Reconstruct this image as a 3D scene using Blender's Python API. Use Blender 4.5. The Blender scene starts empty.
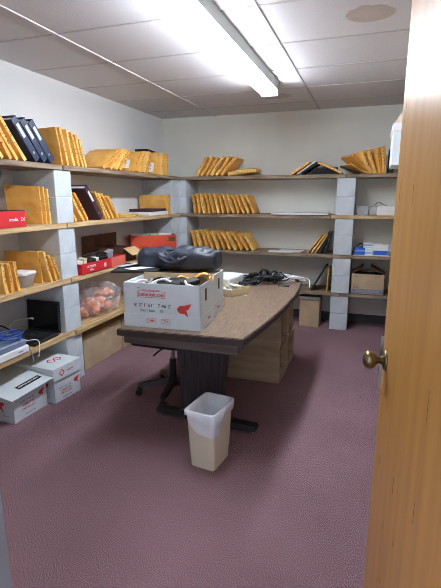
import bpy, bmesh, math, random
from mathutils import Vector, Matrix, Euler, noise as mnoise
from math import pi, sin, cos, radians as R
random.seed(7)
C = bpy.context.scene.collection
scene = bpy.context.scene

# ---------------------------------------------------------------- camera, world, exposure
F_PX, PITCH, YAW, ROLL, CAM_H = 439.66, 0.2180, 0.3274, -0.0007, 1.4773
fw = Vector((-sin(YAW)*cos(PITCH), cos(YAW)*cos(PITCH), -sin(PITCH)))
rt = Vector((cos(YAW), sin(YAW), 0)); up = rt.cross(fw)
rt2 = rt*cos(ROLL)+up*sin(ROLL); up2 = -rt*sin(ROLL)+up*cos(ROLL)
cd = bpy.data.cameras.new('camera'); cam = bpy.data.objects.new('camera', cd); C.objects.link(cam)
M4 = Matrix((rt2, up2, -fw)).transposed().to_4x4(); M4.translation = (0, 0, CAM_H)
cam.matrix_world = M4
cd.sensor_fit = 'HORIZONTAL'; cd.sensor_width = 36; cd.lens = F_PX*36/441
cd.clip_start = 0.02
scene.camera = cam
w = bpy.data.worlds.new('world'); scene.world = w; w.use_nodes = True
w.node_tree.nodes['Background'].inputs[0].default_value = (0.80, 0.86, 1.0, 1)
w.node_tree.nodes['Background'].inputs[1].default_value = 0.8
TUBE_POWER = 32.0
scene.view_settings.view_transform = 'Standard'; scene.view_settings.look = 'None'
scene.view_settings.exposure = 1.22; scene.view_settings.gamma = 1.0
scene.view_settings.use_curve_mapping = False
scene.cycles.use_denoising = True; scene.cycles.filter_width = 0.9
scene.cycles.max_bounces = 10; scene.cycles.diffuse_bounces = 6
scene.cycles.transparent_max_bounces = 12
scene.cycles.sample_clamp_indirect = 6.0

# ---------------------------------------------------------------- helpers: materials
def lin(c):
    c = [x/255 for x in c]
    return tuple(x/12.92 if x <= .04045 else ((x+.055)/1.055)**2.4 for x in c)+(1,)

MATS = {}
def mat(name, rgb, rough=.6, metal=0, rgb2=None, scale=8, stretch=(1, 1, 1), detail=3, bump=0, bscale=None,
        lo=.35, hi=.65, alpha=1, spec=.5, trans=0):
    if name in MATS: return MATS[name]
    m = bpy.data.materials.new(name); m.use_nodes = True; MATS[name] = m
    nt = m.node_tree; b = nt.nodes['Principled BSDF']
    b.inputs['Base Color'].default_value = lin(rgb)
    b.inputs['Roughness'].default_value = rough; b.inputs['Metallic'].default_value = metal
    b.inputs['Specular IOR Level'].default_value = spec
    b.inputs['Alpha'].default_value = alpha; b.inputs['Transmission Weight'].default_value = trans
    tc = nt.nodes.new('ShaderNodeTexCoord'); mp = nt.nodes.new('ShaderNodeMapping')
    mp.inputs['Scale'].default_value = stretch
    nt.links.new(tc.outputs['Object'], mp.inputs['Vector'])
    if rgb2:
        n = nt.nodes.new('ShaderNodeTexNoise'); n.inputs['Scale'].default_value = scale; n.inputs['Detail'].default_value = detail
        nt.links.new(mp.outputs[0], n.inputs['Vector'])
        r = nt.nodes.new('ShaderNodeValToRGB')
        r.color_ramp.elements[0].position = lo; r.color_ramp.elements[1].position = hi
        r.color_ramp.elements[0].color = lin(rgb); r.color_ramp.elements[1].color = lin(rgb2)
        nt.links.new(n.outputs['Fac'], r.inputs[0]); nt.links.new(r.outputs[0], b.inputs['Base Color'])
    if bump:
        n2 = nt.nodes.new('ShaderNodeTexNoise'); n2.inputs['Scale'].default_value = bscale or scale*2
        n2.inputs['Detail'].default_value = 3
        nt.links.new(mp.outputs[0], n2.inputs['Vector'])
        bp = nt.nodes.new('ShaderNodeBump'); bp.inputs['Strength'].default_value = bump
        bp.inputs['Distance'].default_value = .01
        nt.links.new(n2.outputs['Fac'], bp.inputs['Height']); nt.links.new(bp.outputs[0], b.inputs['Normal'])
    return m

def emit(name, rgb, s):
    m = bpy.data.materials.new(name); m.use_nodes = True; nt = m.node_tree; b = nt.nodes['Principled BSDF']
    b.inputs['Base Color'].default_value = lin(rgb)
    b.inputs['Emission Color'].default_value = lin(rgb); b.inputs['Emission Strength'].default_value = s
    return m

def carpet_mat():
    m = mat('carpet_loop', (120, 86, 94), .95, spec=.15)
    nt = m.node_tree; b = nt.nodes['Principled BSDF']; L = nt.links
    tc = nt.nodes.new('ShaderNodeTexCoord')
    n = nt.nodes.new('ShaderNodeTexNoise'); n.inputs['Scale'].default_value = 190; n.inputs['Detail'].default_value = 3
    n.inputs['Roughness'].default_value = .7
    mp = nt.nodes.new('ShaderNodeMapping'); mp.inputs['Rotation'].default_value = (0, 0, .5); mp.inputs['Scale'].default_value = (1.35, .7, 1)
    L.new(tc.outputs['Object'], mp.inputs['Vector']); L.new(mp.outputs[0], n.inputs['Vector'])
    r = nt.nodes.new('ShaderNodeValToRGB'); e = r.color_ramp.elements
    e[0].position = .36; e[1].position = .66
    e[0].color = lin((66, 45, 50)); e[1].color = lin((206, 172, 179))
    k = r.color_ramp.elements.new(.5); k.color = lin((124, 94, 101))
    L.new(n.outputs['Fac'], r.inputs[0])
    n3 = nt.nodes.new('ShaderNodeTexNoise'); n3.inputs['Scale'].default_value = 1.6; n3.inputs['Detail'].default_value = 3
    L.new(tc.outputs['Object'], n3.inputs['Vector'])
    r3 = nt.nodes.new('ShaderNodeValToRGB'); r3.color_ramp.elements[0].color = (.86, .86, .86, 1); r3.color_ramp.elements[1].color = (1.05, 1.05, 1.05, 1)
    r3.color_ramp.elements[0].position = .35; r3.color_ramp.elements[1].position = .65
    L.new(n3.outputs['Fac'], r3.inputs[0])
    mx = nt.nodes.new('ShaderNodeMix'); mx.data_type = 'RGBA'; mx.blend_type = 'MULTIPLY'; mx.inputs[0].default_value = 1
    L.new(r.outputs[0], mx.inputs[6]); L.new(r3.outputs[0], mx.inputs[7]); L.new(mx.outputs[2], b.inputs['Base Color'])
    return m

def ceiling_mat():
    m = mat('acoustic_tile', (214, 208, 208), .9, spec=.2)
    nt = m.node_tree; b = nt.nodes['Principled BSDF']; L = nt.links
    tc = nt.nodes.new('ShaderNodeTexCoord')
    n = nt.nodes.new('ShaderNodeTexNoise'); n.inputs['Scale'].default_value = 130; n.inputs['Detail'].default_value = 3
    L.new(tc.outputs['Object'], n.inputs['Vector'])
    r = nt.nodes.new('ShaderNodeValToRGB'); e = r.color_ramp.elements
    e[0].position = .34; e[1].position = .46; e[0].color = lin((164, 158, 158)); e[1].color = lin((210, 208, 210))
    L.new(n.outputs['Fac'], r.inputs[0])
    # old water stain on one tile: a ring with its own outline
    geo = nt.nodes.new('ShaderNodeNewGeometry')
    def ring(cx, cy, sx, sy, colr, inner, fac):
        mp = nt.nodes.new('ShaderNodeMapping'); mp.inputs['Location'].default_value = (-cx/sx, -cy/sy, -2.438/sx); mp.inputs['Scale'].default_value = (1/sx, 1/sy, 1/sx)
        L.new(geo.outputs['Position'], mp.inputs['Vector'])
        nn = nt.nodes.new('ShaderNodeTexNoise'); nn.inputs['Scale'].default_value = 2.2; L.new(mp.outputs[0], nn.inputs['Vector'])
        ln = nt.nodes.new('ShaderNodeVectorMath'); ln.operation = 'LENGTH'; L.new(mp.outputs[0], ln.inputs[0])
        ad = nt.nodes.new('ShaderNodeMath'); ad.operation = 'MULTIPLY_ADD'; ad.inputs[1].default_value = .7; L.new(nn.outputs['Fac'], ad.inputs[0]); L.new(ln.outputs['Value'], ad.inputs[2])
        rr = nt.nodes.new('ShaderNodeValToRGB'); el = rr.color_ramp.elements
        el[0].position = .5; el[0].color = (inner,)*3+(1,); el[1].position = 1.42; el[1].color = (0, 0, 0, 1)
        k = el.new(.92); k.color = (inner*1.3,)*3+(1,)
        k = el.new(1.0); k.color = (0, 0, 0, 1)
        sc = nt.nodes.new('ShaderNodeMath'); sc.operation = 'MULTIPLY'; sc.inputs[1].default_value = .74; L.new(ad.outputs[0], sc.inputs[0])
        L.new(sc.outputs[0], rr.inputs[0])
        return rr, colr
    last = r.outputs[0]
    for a in [(-.085, 2.755, .135, .12, (160, 138, 112), .5, 1), (-.98, 4.55, .16, .13, (150, 130, 120), .35, 1)]:
        rr, colr = ring(*a)
        mx = nt.nodes.new('ShaderNodeMix'); mx.data_type = 'RGBA'
        L.new(rr.outputs[0], mx.inputs[0]); L.new(last, mx.inputs[6]); mx.inputs[7].default_value = lin(colr); last = mx.outputs[2]
    L.new(last, b.inputs['Base Color'])
    bp = nt.nodes.new('ShaderNodeBump'); bp.inputs['Strength'].default_value = .5; bp.inputs['Distance'].default_value = .006
    L.new(n.outputs['Fac'], bp.inputs['Height']); L.new(bp.outputs[0], b.inputs['Normal'])
    return m

M_wall = mat('wall_paint', (224, 226, 227), .8, rgb2=(216, 219, 221), scale=1.5, bump=.05, bscale=60)
M_wallb = mat('wall_paint_lit_tone', (232, 234, 226), .8, rgb2=(222, 224, 216), scale=1.3, bump=.05, bscale=60)  # M_wall's paint again, the back wall's warmer, brighter light put into its colour
M_block = mat('painted_block', (206, 214, 220), .85, rgb2=(190, 199, 206), scale=6, bump=.15, bscale=90)
M_pine = mat('pine_board', (212, 184, 138), .7, rgb2=(176, 142, 96), scale=5, stretch=(9, .7, 9), bump=.1)
M_pinex = mat('pine_board_lengthwise', (204, 178, 138), .7, rgb2=(170, 140, 100), scale=5, stretch=(.7, 9, 9), bump=.1)
M_oldb = mat('weathered_board', (158, 138, 116), .75, rgb2=(104, 86, 70), scale=5, stretch=(9, .7, 9), bump=.1)
M_oldbx = mat('weathered_board_x', (160, 142, 120), .75, rgb2=(112, 94, 78), scale=5, stretch=(.7, 9, 9), bump=.1)
M_lam = mat('walnut_laminate', (142, 121, 102), .34, rgb2=(106, 86, 71), scale=7, stretch=(22, 1.6, 1), detail=6, lo=.36, hi=.64)
M_edge = mat('dark_edge_band', (58, 48, 46), .45)
M_apron = mat('apron_laminate', (96, 84, 80), .5, rgb2=(78, 67, 64), scale=4, stretch=(1, 1, 10))
M_ped = mat('fluted_laminate', (64, 60, 64), .55, rgb2=(46, 42, 46), scale=6, stretch=(14, 14, .5))
M_ply = mat('plywood', (184, 164, 138), .7, rgb2=(164, 142, 114), scale=3, stretch=(1, 1, 7), bump=.05)
M_door = mat('honey_birch_veneer', (190, 142, 76), .34, rgb2=(166, 116, 56), scale=2.6, stretch=(8, 8, .5), detail=8, lo=.25, hi=.75)
M_black = mat('black_plastic', (26, 26, 29), .45)
M_blackm = mat('black_matte', (22, 23, 27), .75)
M_metal = mat('steel', (170, 172, 175), .35, 1)
M_brass = mat('antique_brass', (132, 120, 90), .3, 1)
M_white = mat('white_card', (218, 228, 234), .6, rgb2=(206, 217, 224), scale=6)
M_paper = mat('paper', (232, 234, 236), .7)
M_kraft = mat('kraft_cardboard', (186, 164, 134), .8, rgb2=(172, 150, 120), scale=7)
M_kraftd = mat('brown_printed_board', (108, 74, 58), .75, rgb2=(88, 58, 46), scale=7)
M_navy = mat('navy_vinyl', (42, 54, 82), .4, rgb2=(34, 44, 68), scale=9)
M_purple = mat('burgundy_vinyl', (70, 42, 58), .4)
M_man = [mat('manila_a', (234, 182, 94), .55, rgb2=(216, 158, 70), scale=9, bump=.5, bscale=16),
         mat('manila_b', (228, 172, 84), .55, rgb2=(206, 148, 60), scale=9, bump=.5, bscale=16),
         mat('manila_c', (240, 196, 112), .55, rgb2=(226, 174, 88), scale=9, bump=.5, bscale=16)]
M_ink = mat('ink', (46, 36, 40), .6)
M_red = mat('red_print', (206, 62, 58), .6)
M_redbox = mat('red_box', (208, 40, 48), .5)
M_salmon = mat('salmon_side', (224, 108, 92), .55)
M_orange = mat('orange_red_box', (214, 78, 44), .55, rgb2=(196, 62, 36), scale=5)
M_bin = mat('beige_plastic', (222, 214, 192), .42)
M_liner = mat('bin_liner', (240, 244, 250), .22, rgb2=(222, 228, 238), scale=10, bump=.6, bscale=26, alpha=.9)
M_blue = mat('blue_print', (44, 98, 196), .5)
M_leather = mat('dark_leather', (48, 57, 74), .45, rgb2=(26, 31, 42), scale=7, bump=.9, bscale=11)
M_grey = mat('grey_plastic', (150, 156, 164), .5)
M_base = mat('dark_baseboard', (66, 66, 72), .6)
M_jamb = mat('grey_enamel', (128, 132, 140), .5)
M_clear = mat('clear_plastic', (214, 222, 228), .15, alpha=.42)
M_orangestuff = mat('orange_wrapper', (238, 128, 66), .35, rgb2=(248, 206, 180), scale=28, bump=1, bscale=30)  # pale blotches are highlights painted into the orange
M_carpet = carpet_mat(); M_ceil = ceiling_mat()
M_tee = mat('white_enamel_tee', (200, 196, 196), .5)
M_fix = mat('fixture_enamel', (188, 196, 192), .45)

# ---------------------------------------------------------------- helpers: meshes
class MB:
    def __init__(s): s.bm = bmesh.new()
    def add(s, tmp, M=None):
        if M is not None: tmp.transform(M)
        me = bpy.data.meshes.new('t'); tmp.to_mesh(me); tmp.free(); s.bm.from_mesh(me); bpy.data.meshes.remove(me); return s
    def box(s, c, d, rot=(0, 0, 0), bev=0, seg=1):
        t = bmesh.new(); bmesh.ops.create_cube(t, size=1)
        bmesh.ops.scale(t, vec=d, verts=t.verts)
        if bev: bmesh.ops.bevel(t, geom=list(t.edges), offset=bev, segments=seg, affect='EDGES', profile=.7)
        return s.add(t, Matrix.Translation(c) @ Euler(rot).to_matrix().to_4x4())
    def span(s, x0, x1, y0, y1, z0, z1, bev=0):
        return s.box(((x0+x1)/2, (y0+y1)/2, (z0+z1)/2), (x1-x0, y1-y0, z1-z0), bev=bev)
    def hexa(s, bot, top):
        t = bmesh.new(); vb = [t.verts.new(p) for p in bot]; vt = [t.verts.new(p) for p in top]; n = len(bot)
        t.faces.new(vb[::-1]); t.faces.new(vt)
        for i in range(n): t.faces.new((vb[i], vb[(i+1) % n], vt[(i+1) % n], vt[i]))
        bmesh.ops.recalc_face_normals(t, faces=t.faces); return s.add(t)
    def prism(s, pts, z0, z1, bev=0, M=None):
        t = bmesh.new(); vb = [t.verts.new((p[0], p[1], z0)) for p in pts]; vt = [t.verts.new((p[0], p[1], z1)) for p in pts]; n = len(pts)
        t.faces.new(vb[::-1]); f = t.faces.new(vt)
        for i in range(n): t.faces.new((vb[i], vb[(i+1) % n], vt[(i+1) % n], vt[i]))
        bmesh.ops.recalc_face_normals(t, faces=t.faces)
        if bev: bmesh.ops.bevel(t, geom=[e for e in t.edges if abs(e.verts[0].co.z-e.verts[1].co.z) < 1e-6], offset=bev, segments=2, affect='EDGES')
        return s.add(t, M)
    def cyl(s, p0, p1, r0, r1=None, n=16):
        p0 = Vector(p0); p1 = Vector(p1); d = p1-p0; t = bmesh.new()
        bmesh.ops.create_cone(t, cap_ends=True, segments=n, radius1=r0, radius2=r0 if r1 is None else r1, depth=d.length)
        return s.add(t, Matrix.Translation((p0+p1)/2) @ d.to_track_quat('Z', 'Y').to_matrix().to_4x4())
    def lathe(s, prof, n=24, M=None):
        t = bmesh.new(); rings = []
        for r, z in prof: rings.append([t.verts.new((r*cos(2*pi*i/n), r*sin(2*pi*i/n), z)) for i in range(n)])
        for a, b in zip(rings, rings[1:]):
            for i in range(n): t.faces.new((a[i], a[(i+1) % n], b[(i+1) % n], b[i]))
        t.faces.new(rings[0][::-1]); t.faces.new(rings[-1])
        bmesh.ops.remove_doubles(t, verts=t.verts, dist=1e-5)
        bmesh.ops.recalc_face_normals(t, faces=t.faces); return s.add(t, M)
    def tube(s, path, r, n=7, smooth=True):
        P = [Vector(p) for p in path]
        if smooth and len(P) > 2:
            Q = []
            for i in range(len(P)-1):
                a, b, c, d = P[max(i-1, 0)], P[i], P[i+1], P[min(i+2, len(P)-1)]
                for k in range(5):
                    u = k/5; Q.append(.5*((2*b)+(-a+c)*u+(2*a-5*b+4*c-d)*u*u+(-a+3*b-3*c+d)*u**3))
            Q.append(P[-1]); P = Q
        t = bmesh.new(); rings = []
        for i, p in enumerate(P):
            d = (P[min(i+1, len(P)-1)]-P[max(i-1, 0)]).normalized()
            u = d.cross(Vector((0.13, 0.21, 1))).normalized(); v = d.cross(u)
            rings.append([t.verts.new(p+(u*cos(2*pi*k/n)+v*sin(2*pi*k/n))*r) for k in range(n)])
        for a, b in zip(rings, rings[1:]):
            for i in range(n): t.faces.new((a[i], a[(i+1) % n], b[(i+1) % n], b[i]))
        t.faces.new(rings[0][::-1]); t.faces.new(rings[-1])
        bmesh.ops.recalc_face_normals(t, faces=t.faces); return s.add(t)
    def grid(s, fn, nu, nv, close_u=False):
        t = bmesh.new(); g = [[t.verts.new(fn(i/nu, j/nv)) for j in range(nv+1)] for i in range(nu+(0 if close_u else 1))]
        for i in range(nu):
            for j in range(nv): t.faces.new((g[i][j], g[(i+1) % len(g)][j], g[(i+1) % len(g)][j+1], g[i][j+1]))
        return s.add(t)
    def mesh(s, name, smooth=False):
        me = bpy.data.meshes.new(name)
        s.bm.to_mesh(me); s.bm.free()
        if smooth: me.shade_smooth()
        return me

def link(name, me, m, parent=None, loc=(0, 0, 0), rot=(0, 0, 0), label=None):
    if m and not me.materials: me.materials.append(m)
    o = bpy.data.objects.new(name, me); C.objects.link(o); o.location = loc; o.rotation_euler = rot
    if parent: o.parent = parent
    if label: o['label'] = label
    return o
def put(mb, name, m, parent=None, loc=(0, 0, 0), rot=(0, 0, 0), smooth=False, label=None):
    return link(name, mb.mesh(name, smooth), m, parent, loc, rot, label)
def thing(name, label, cat, loc=(0, 0, 0), rot=(0, 0, 0), group=None):
    o = bpy.data.objects.new(name, None); C.objects.link(o); o.location = loc; o.rotation_euler = rot
    o.empty_display_size = .05
    return tag(o, label, cat, group)
def tag(o, label, cat, group=None):
    o['label'] = label; o['category'] = cat
    if group: o['group'] = group
    return o
def struct(mb, name, m, **k):
    o = put(mb, name, m, **k); o['kind'] = 'structure'; return o
def text_mesh(s, size, align='CENTER', squash=1):
    cu = bpy.data.curves.new('t', 'FONT'); cu.body = s; cu.size = size; cu.align_x = align; cu.align_y = 'CENTER'; cu.extrude = .0003
    cu.resolution_u = 2; cu.offset = size*.018
    o = bpy.data.objects.new('t', cu); C.objects.link(o)
    dg = bpy.context.evaluated_depsgraph_get(); me = bpy.data.meshes.new_from_object(o.evaluated_get(dg))
    bpy.data.objects.remove(o); bpy.data.curves.remove(cu)
    me.materials.clear()
    if squash != 1: me.transform(Matrix.Diagonal((squash, 1, 1, 1)))
    return me
FACE_X = (pi/2, 0, pi/2)     # readable on a face looking +x
FACE_Y = (pi/2, 0, 0)        # readable on a face looking -y
def join_meshes(items):      # [(mesh, matrix)] -> MB
    mb = MB()
    for me, M in items:
        t = bmesh.new(); t.from_mesh(me); mb.add(t, M)
    return mb
def T(x, y, z=0): return Matrix.Translation((x, y, z))
def frame_rect(mb, x, y, w, h, t=.002):
    for a in ((x, y+h/2, w, t), (x, y-h/2, w, t), (x-w/2, y, t, h), (x+w/2, y, t, h)):
        mb.box((a[0], a[1], 0), (a[2], a[3], .0006))
    return mb
def bird(mb, x, y, s, flip=1):
    p = [(-.5, .1), (-.3, .32), (0, .34), (.52, .5), (.34, .12), (.16, .02), (.3, -.46), (.02, -.22), (-.3, -.2), (-.44, -.06)]
    mb.prism([(x+a*s*flip, y+b*s) for a, b in (p if flip > 0 else p[::-1])], 0, .0006)
    return mb
ORD = ['first', 'second', 'third', 'fourth', 'fifth', 'sixth', 'seventh', 'eighth', 'ninth', 'tenth', 'eleventh', 'twelfth', 'thirteenth', 'fourteenth']

# ---------------------------------------------------------------- the room
XW, YB, H = -2.60, 5.37, 2.438        # left wall, back wall, ceiling
XR, YF = 0.64, 0.60                   # right wall, front wall (inner faces)
XL, YP, XP, YS = -2.2122, 2.7465, -0.3776, 4.963   # faces of the two shelf runs and the pillars
P = .427                              # one shelf step: two blocks and a board
struct(MB().span(XW-.1, XR+1.2, -1.4, YB+.1, -.05, 0), 'floor', M_carpet)
struct(MB().span(XW-.1, XR+.1, YF-.12, YB+.1, H, H+.05), 'ceiling', M_ceil)
struct(MB().span(XW-.1, XW, YF-.12, YB+.1, 0, H), 'wall_left', M_wall)
struct(MB().span(XW, XR, YB, YB+.1, 0, H), 'wall_back', M_wallb)
struct(MB().span(XR, XR+.1, YF-.12, YB+.1, 0, H), 'wall_right', M_wall)
f = MB(); f.span(XW, -.725, YF-.12, YF, 0, H); f.span(.225, XR, YF-.12, YF, 0, H); f.span(-.725, .225, YF-.12, YF, 2.09, H)
struct(f, 'wall_front', M_wall)
f = MB(); f.span(-.725, -.69, YF-.14, YF+.012, 0, 2.06); f.span(.19, .225, YF-.14, YF+.012, 0, 2.06); f.span(-.725, .225, YF-.14, YF+.012, 2.055, 2.09)
struct(f, 'trim_1', M_jamb)
struct(MB().span(XW, XR, YB-.012, YB, 0, .10, bev=.003), 'baseboard_back', M_base)
struct(MB().span(XW, XW+.012, YF, YB-.012, 0, .10, bev=.003), 'baseboard_left', M_base)
# suspended-ceiling tees
M_tee2 = mat('grey_tee', (176, 172, 172), .6)
n = 2
for x in (-1.885, -.64, .58):
    struct(MB().span(x-(.012 if x < -1 else .008), x+(.012 if x < -1 else .008), YF, YB, H-(.008 if x < -1 else .004), H+.001), f'trim_{n}', M_tee if x < -1 else M_tee2); n += 1
for y in (.63, 1.24, 1.85, 2.46, 3.065, 3.67, 4.28, 4.89):
    struct(MB().span(XW, XR, y-.008, y+.008, H-.003, H+.001), f'trim_{n}', M_tee2); n += 1

# ---------------------------------------------------------------- the door, swung open towards the room
ex, ey, hx, hy = .065, 1.48, .18, .625
ang = math.atan2(ey-hy, ex-hx)           # direction hinge -> free edge
dl = math.hypot(ex-hx, ey-hy)
door = MB(); door.box((dl/2, -.022, 1.02), (dl, .044, 2.02), bev=.0015)
door = struct(door, 'door_1', M_door, loc=(hx, hy, 0), rot=(0, 0, ang))
door['label'] = 'honey-coloured birch veneer door standing open'
def knob_set(side):
    k = MB()
    Mx = T(dl-.062, 0 if side > 0 else -.044, .968) @ Matrix.Rotation(-side*pi/2, 4, 'X')
    k.lathe([(0, .020), (.012, .020), (.0115, .024), (.014, .029), (.023, .034), (.029, .043), (.0300, .052), (.027, .061), (.019, .067), (.009, .070), (0, .0705)], 28, Mx)
    kn = put(k, 'door_knob', M_brass, door, smooth=True, label='round antique brass knob')
    r = MB(); r.lathe([(0, 0), (.033, 0), (.033, .003), (.028, .008), (.014, .012), (.0115, .022), (0, .022)], 28, Mx)
    put(r, 'rosette', M_brass, kn, smooth=True)
knob_set(1); knob_set(-1)
lp = MB(); lp.box((dl+.002, .0075, .935), (.012, .0014, .19)); lp.box((dl-.0035, .004, .935), (.0014, .008, .19)); lp.box((dl+.001, -.022, .955), (.004, .025, .057))
put(lp, 'latch_plate', M_metal, door, label='thin steel latch guard plate')
# small scratches and dark grain pips in the veneer
gp = MB()
rr = random.Random(5)
for q in range(16):
    xx = rr.uniform(.3, dl-.03); zz = rr.uniform(.3, 1.9); ll = rr.uniform(.012, .045)
    gp.prism([(-.0012, 0), (0, -ll), (.0012, 0), (0, ll)], 0, .0003, M=T(xx, .0001, zz) @ Matrix.Rotation(-pi/2, 4, 'X') @ Matrix.Diagonal((1, -1, 1, 1)))
put(gp, 'grain_mark', mat('dark_grain', (110, 66, 34), .6), door)

# ---------------------------------------------------------------- fluorescent strip light
lt = thing('ceiling_light', 'twin-tube fluorescent strip light fixed to the tiled ceiling above the table', 'light fixture', (-.915, 2.86, H))
L2 = 1.16
hb = MB()
hb.hexa([(-.072, -L2, -.066), (.072, -L2, -.066), (.072, L2, -.066), (-.072, L2, -.066)], [(-.082, -L2, 0), (.082, -L2, 0), (.082, L2, 0), (-.082, L2, 0)])
put(hb, 'housing', M_fix, lt)
for s in (-1, 1):
    e = MB(); e.span(-.075, .075, s*L2-.008, s*L2+.008, -.112, 0, bev=.004); put(e, 'end_cap', M_fix, lt)
M_tube = emit('lit_tube', (238, 244, 255), TUBE_POWER)
for s in (-1, 1):
    e = MB(); e.cyl((s*.045, -L2+.010, -.092), (s*.045, L2-.010, -.092), .019, n=18); put(e, 'fluorescent_tube', M_tube, lt, smooth=True)

# ---------------------------------------------------------------- concrete block pillars and boards
def block_mesh(seed):
    rr = random.Random(seed); mb = MB()
    w, l, h = .192, .388, .1935
    # shell round two cores
    t = bmesh.new()
    xs = [0, .034, .178, .210, .354, l]; ys = [-w/2, -w/2+.034, w/2-.034, w/2]
    hole = {(1, 1), (3, 1)}
    for i in range(5):
        for j in range(3):
            if (i, j) in hole: continue
            bmesh.ops.create_cube(t, size=1, matrix=Matrix.Translation(((xs[i]+xs[i+1])/2, (ys[j]+ys[j+1])/2, h/2)) @ Matrix.Diagonal((xs[i+1]-xs[i], ys[j+1]-ys[j], h, 1)))
    bmesh.ops.remove_doubles(t, verts=t.verts, dist=1e-5)
    # drop the inner doubled faces
    seen = {}
    for fc in t.faces: seen.setdefault(tuple(round(c, 4) for c in fc.calc_center_median()), []).append(fc)
    bmesh.ops.delete(t, geom=[x for v in seen.values() if len(v) > 1 for x in v], context='FACES')
    bmesh.ops.recalc_face_normals(t, faces=t.faces)
    sharp = [e for e in t.edges if len(e.link_faces) == 2 and e.calc_face_angle(0) > .5]
    bmesh.ops.bevel(t, geom=sharp, offset=.003, segments=1, affect='EDGES')
    mb.add(t); me = mb.mesh('concrete_block'); me.materials.append(M_block); return me
BM = block_mesh(1)
def pillar(x, y, rz, where, group):
    for k in range(4):
        for j in range(2):
            o = bpy.data.objects.new('concrete_block', BM); C.objects.link(o)
            o.location = (x+random.uniform(-.002, .002), y+random.uniform(-.002, .002), k*P+j*.1945+.0002); o.rotation_euler = (0, 0, rz+random.uniform(-.008, .008))
            tag(o, f'pale concrete block, {ORD[k*2+j]} from the floor in {where}', 'concrete block', group)
pillar(XL, YP+.097, pi, 'the pillar behind the white cartons', 'blocks of the near left pillar')
pillar(XL, .95, pi, 'the pillar nearest the doorway wall', 'blocks of the doorway end pillar')
pillar(XL, YS-.100, pi, 'the left run pillar at the corner', 'blocks of the left run corner pillar')
pillar(XL-.004, YS+.003, pi/2, 'the back run pillar at the corner', 'blocks of the back run corner pillar')
pillar(XP+.097, YS, pi/2, 'the free-standing back pillar', 'blocks of the back pillar')
pillar(.25, 3.45, 0, 'the pillar under the shelf behind the door', 'blocks of the hidden right pillar')
pillar(.25, 1.75, 0, 'the hidden pillar close behind the door', 'blocks of the hidden near right pillar')
LV = ['lowest', 'second lowest', 'second highest', 'top']
def board(x0, x1, y0, y1, k, m, label, group, th=.0365):
    z = k*P
    o = put(MB().span(-(x1-x0)/2, (x1-x0)/2, -(y1-y0)/2, (y1-y0)/2, -th, 0, bev=.002), 'shelf_board', m, loc=((x0+x1)/2, (y0+y1)/2, z))
    tag(o, label, 'shelf', group)
for k in range(1, 5):
    m = M_oldb if k == 4 else M_pine
    col = 'weathered grey-brown' if k == 4 else 'light pine'
    board(XW+.012, XL+.012, .75, YP+.085, k, m, f'{LV[k-1]} {col} board of the left wall shelving, doorway half', 'boards of the left shelving')
    board(XW+.012, XL+(.03 if k == 1 else .018), YP+.09, YS-.003, k, m, f'{LV[k-1]} {col} board of the left wall shelving, corner half', 'boards of the left shelving')
    mb_ = M_oldbx
    board(-2.31, XP+.095 if k != 3 else XP-.05, YS-.012, YB-.014, k, mb_, f'{LV[k-1]} weathered board of the back wall shelving, between corner and pillar', 'boards of the back shelving')
    board(XP+.1 if k != 3 else XP-.045, XR-.002, YS-(.012 if k != 4 else .008), YB-.014, k, M_pinex if k == 3 else mb_, f'{LV[k-1]} board of the back wall shelving, beyond the pillar beside the door', 'boards of the back shelving')
    board(.25-.008, XR-.002, 1.4, YS-.02, k, M_pine, f'{LV[k-1]} board of the shelving hidden behind the door', 'boards of the right shelving')

# ---------------------------------------------------------------- envelopes and binders
def env_mesh(d, h, t, seed, m):
    rr = random.Random(seed); N = 7
    b1, b2, ph = rr.uniform(-.15, .15)*t, rr.uniform(-.25, .25)*t, rr.uniform(0, 6)
    def th(u, v):
        k = .5+.5*(max(0, sin(pi*u))**.5)*(max(0, sin(pi*v))**.5)
        return t/2*k*(1+.12*sin(7*u+ph)*sin(5*v+ph))
    def P_(u, v, s):
        bend = b1*sin(pi*v)+b2*(v-.5)*u
        zz = v*h*(1+.015*sin(4*u+ph)); xx = u*d
        if v > .9: xx = xx
        return (xx, bend+s*th(u, v), zz)
    t_ = bmesh.new(); us = [0, .04, .15, .35, .6, .85, 1]; vs = [0, .04, .15, .4, .65, .88, 1]
    A = {s: [[t_.verts.new(P_(u, v, s)) for v in vs] for u in us] for s in (-1, 1)}
    for s in (-1, 1):
        g = A[s]
        for i in range(6):
            for j in range(6):
                q = (g[i][j], g[i+1][j], g[i+1][j+1], g[i][j+1]); t_.faces.new(q if s < 0 else q[::-1])
    for i in range(6):
        t_.faces.new((A[-1][i][0], A[1][i][0], A[1][i+1][0], A[-1][i+1][0])); t_.faces.new((A[-1][i+1][6], A[1][i+1][6], A[1][i][6], A[-1][i][6]))
        t_.faces.new((A[-1][0][i+1], A[1][0][i+1], A[1][0][i], A[-1][0][i])); t_.faces.new((A[-1][6][i], A[1][6][i], A[1][6][i+1], A[-1][6][i+1]))
    # centre crease along the spine, as the packed side folds inwards
    me = bpy.data.meshes.new('manila_envelope'); t_.to_mesh(me); t_.free(); me.shade_smooth()
    try: me.set_sharp_from_angle(angle=R(40))
    except Exception: pass
    me.materials.append(m); return me
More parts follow.
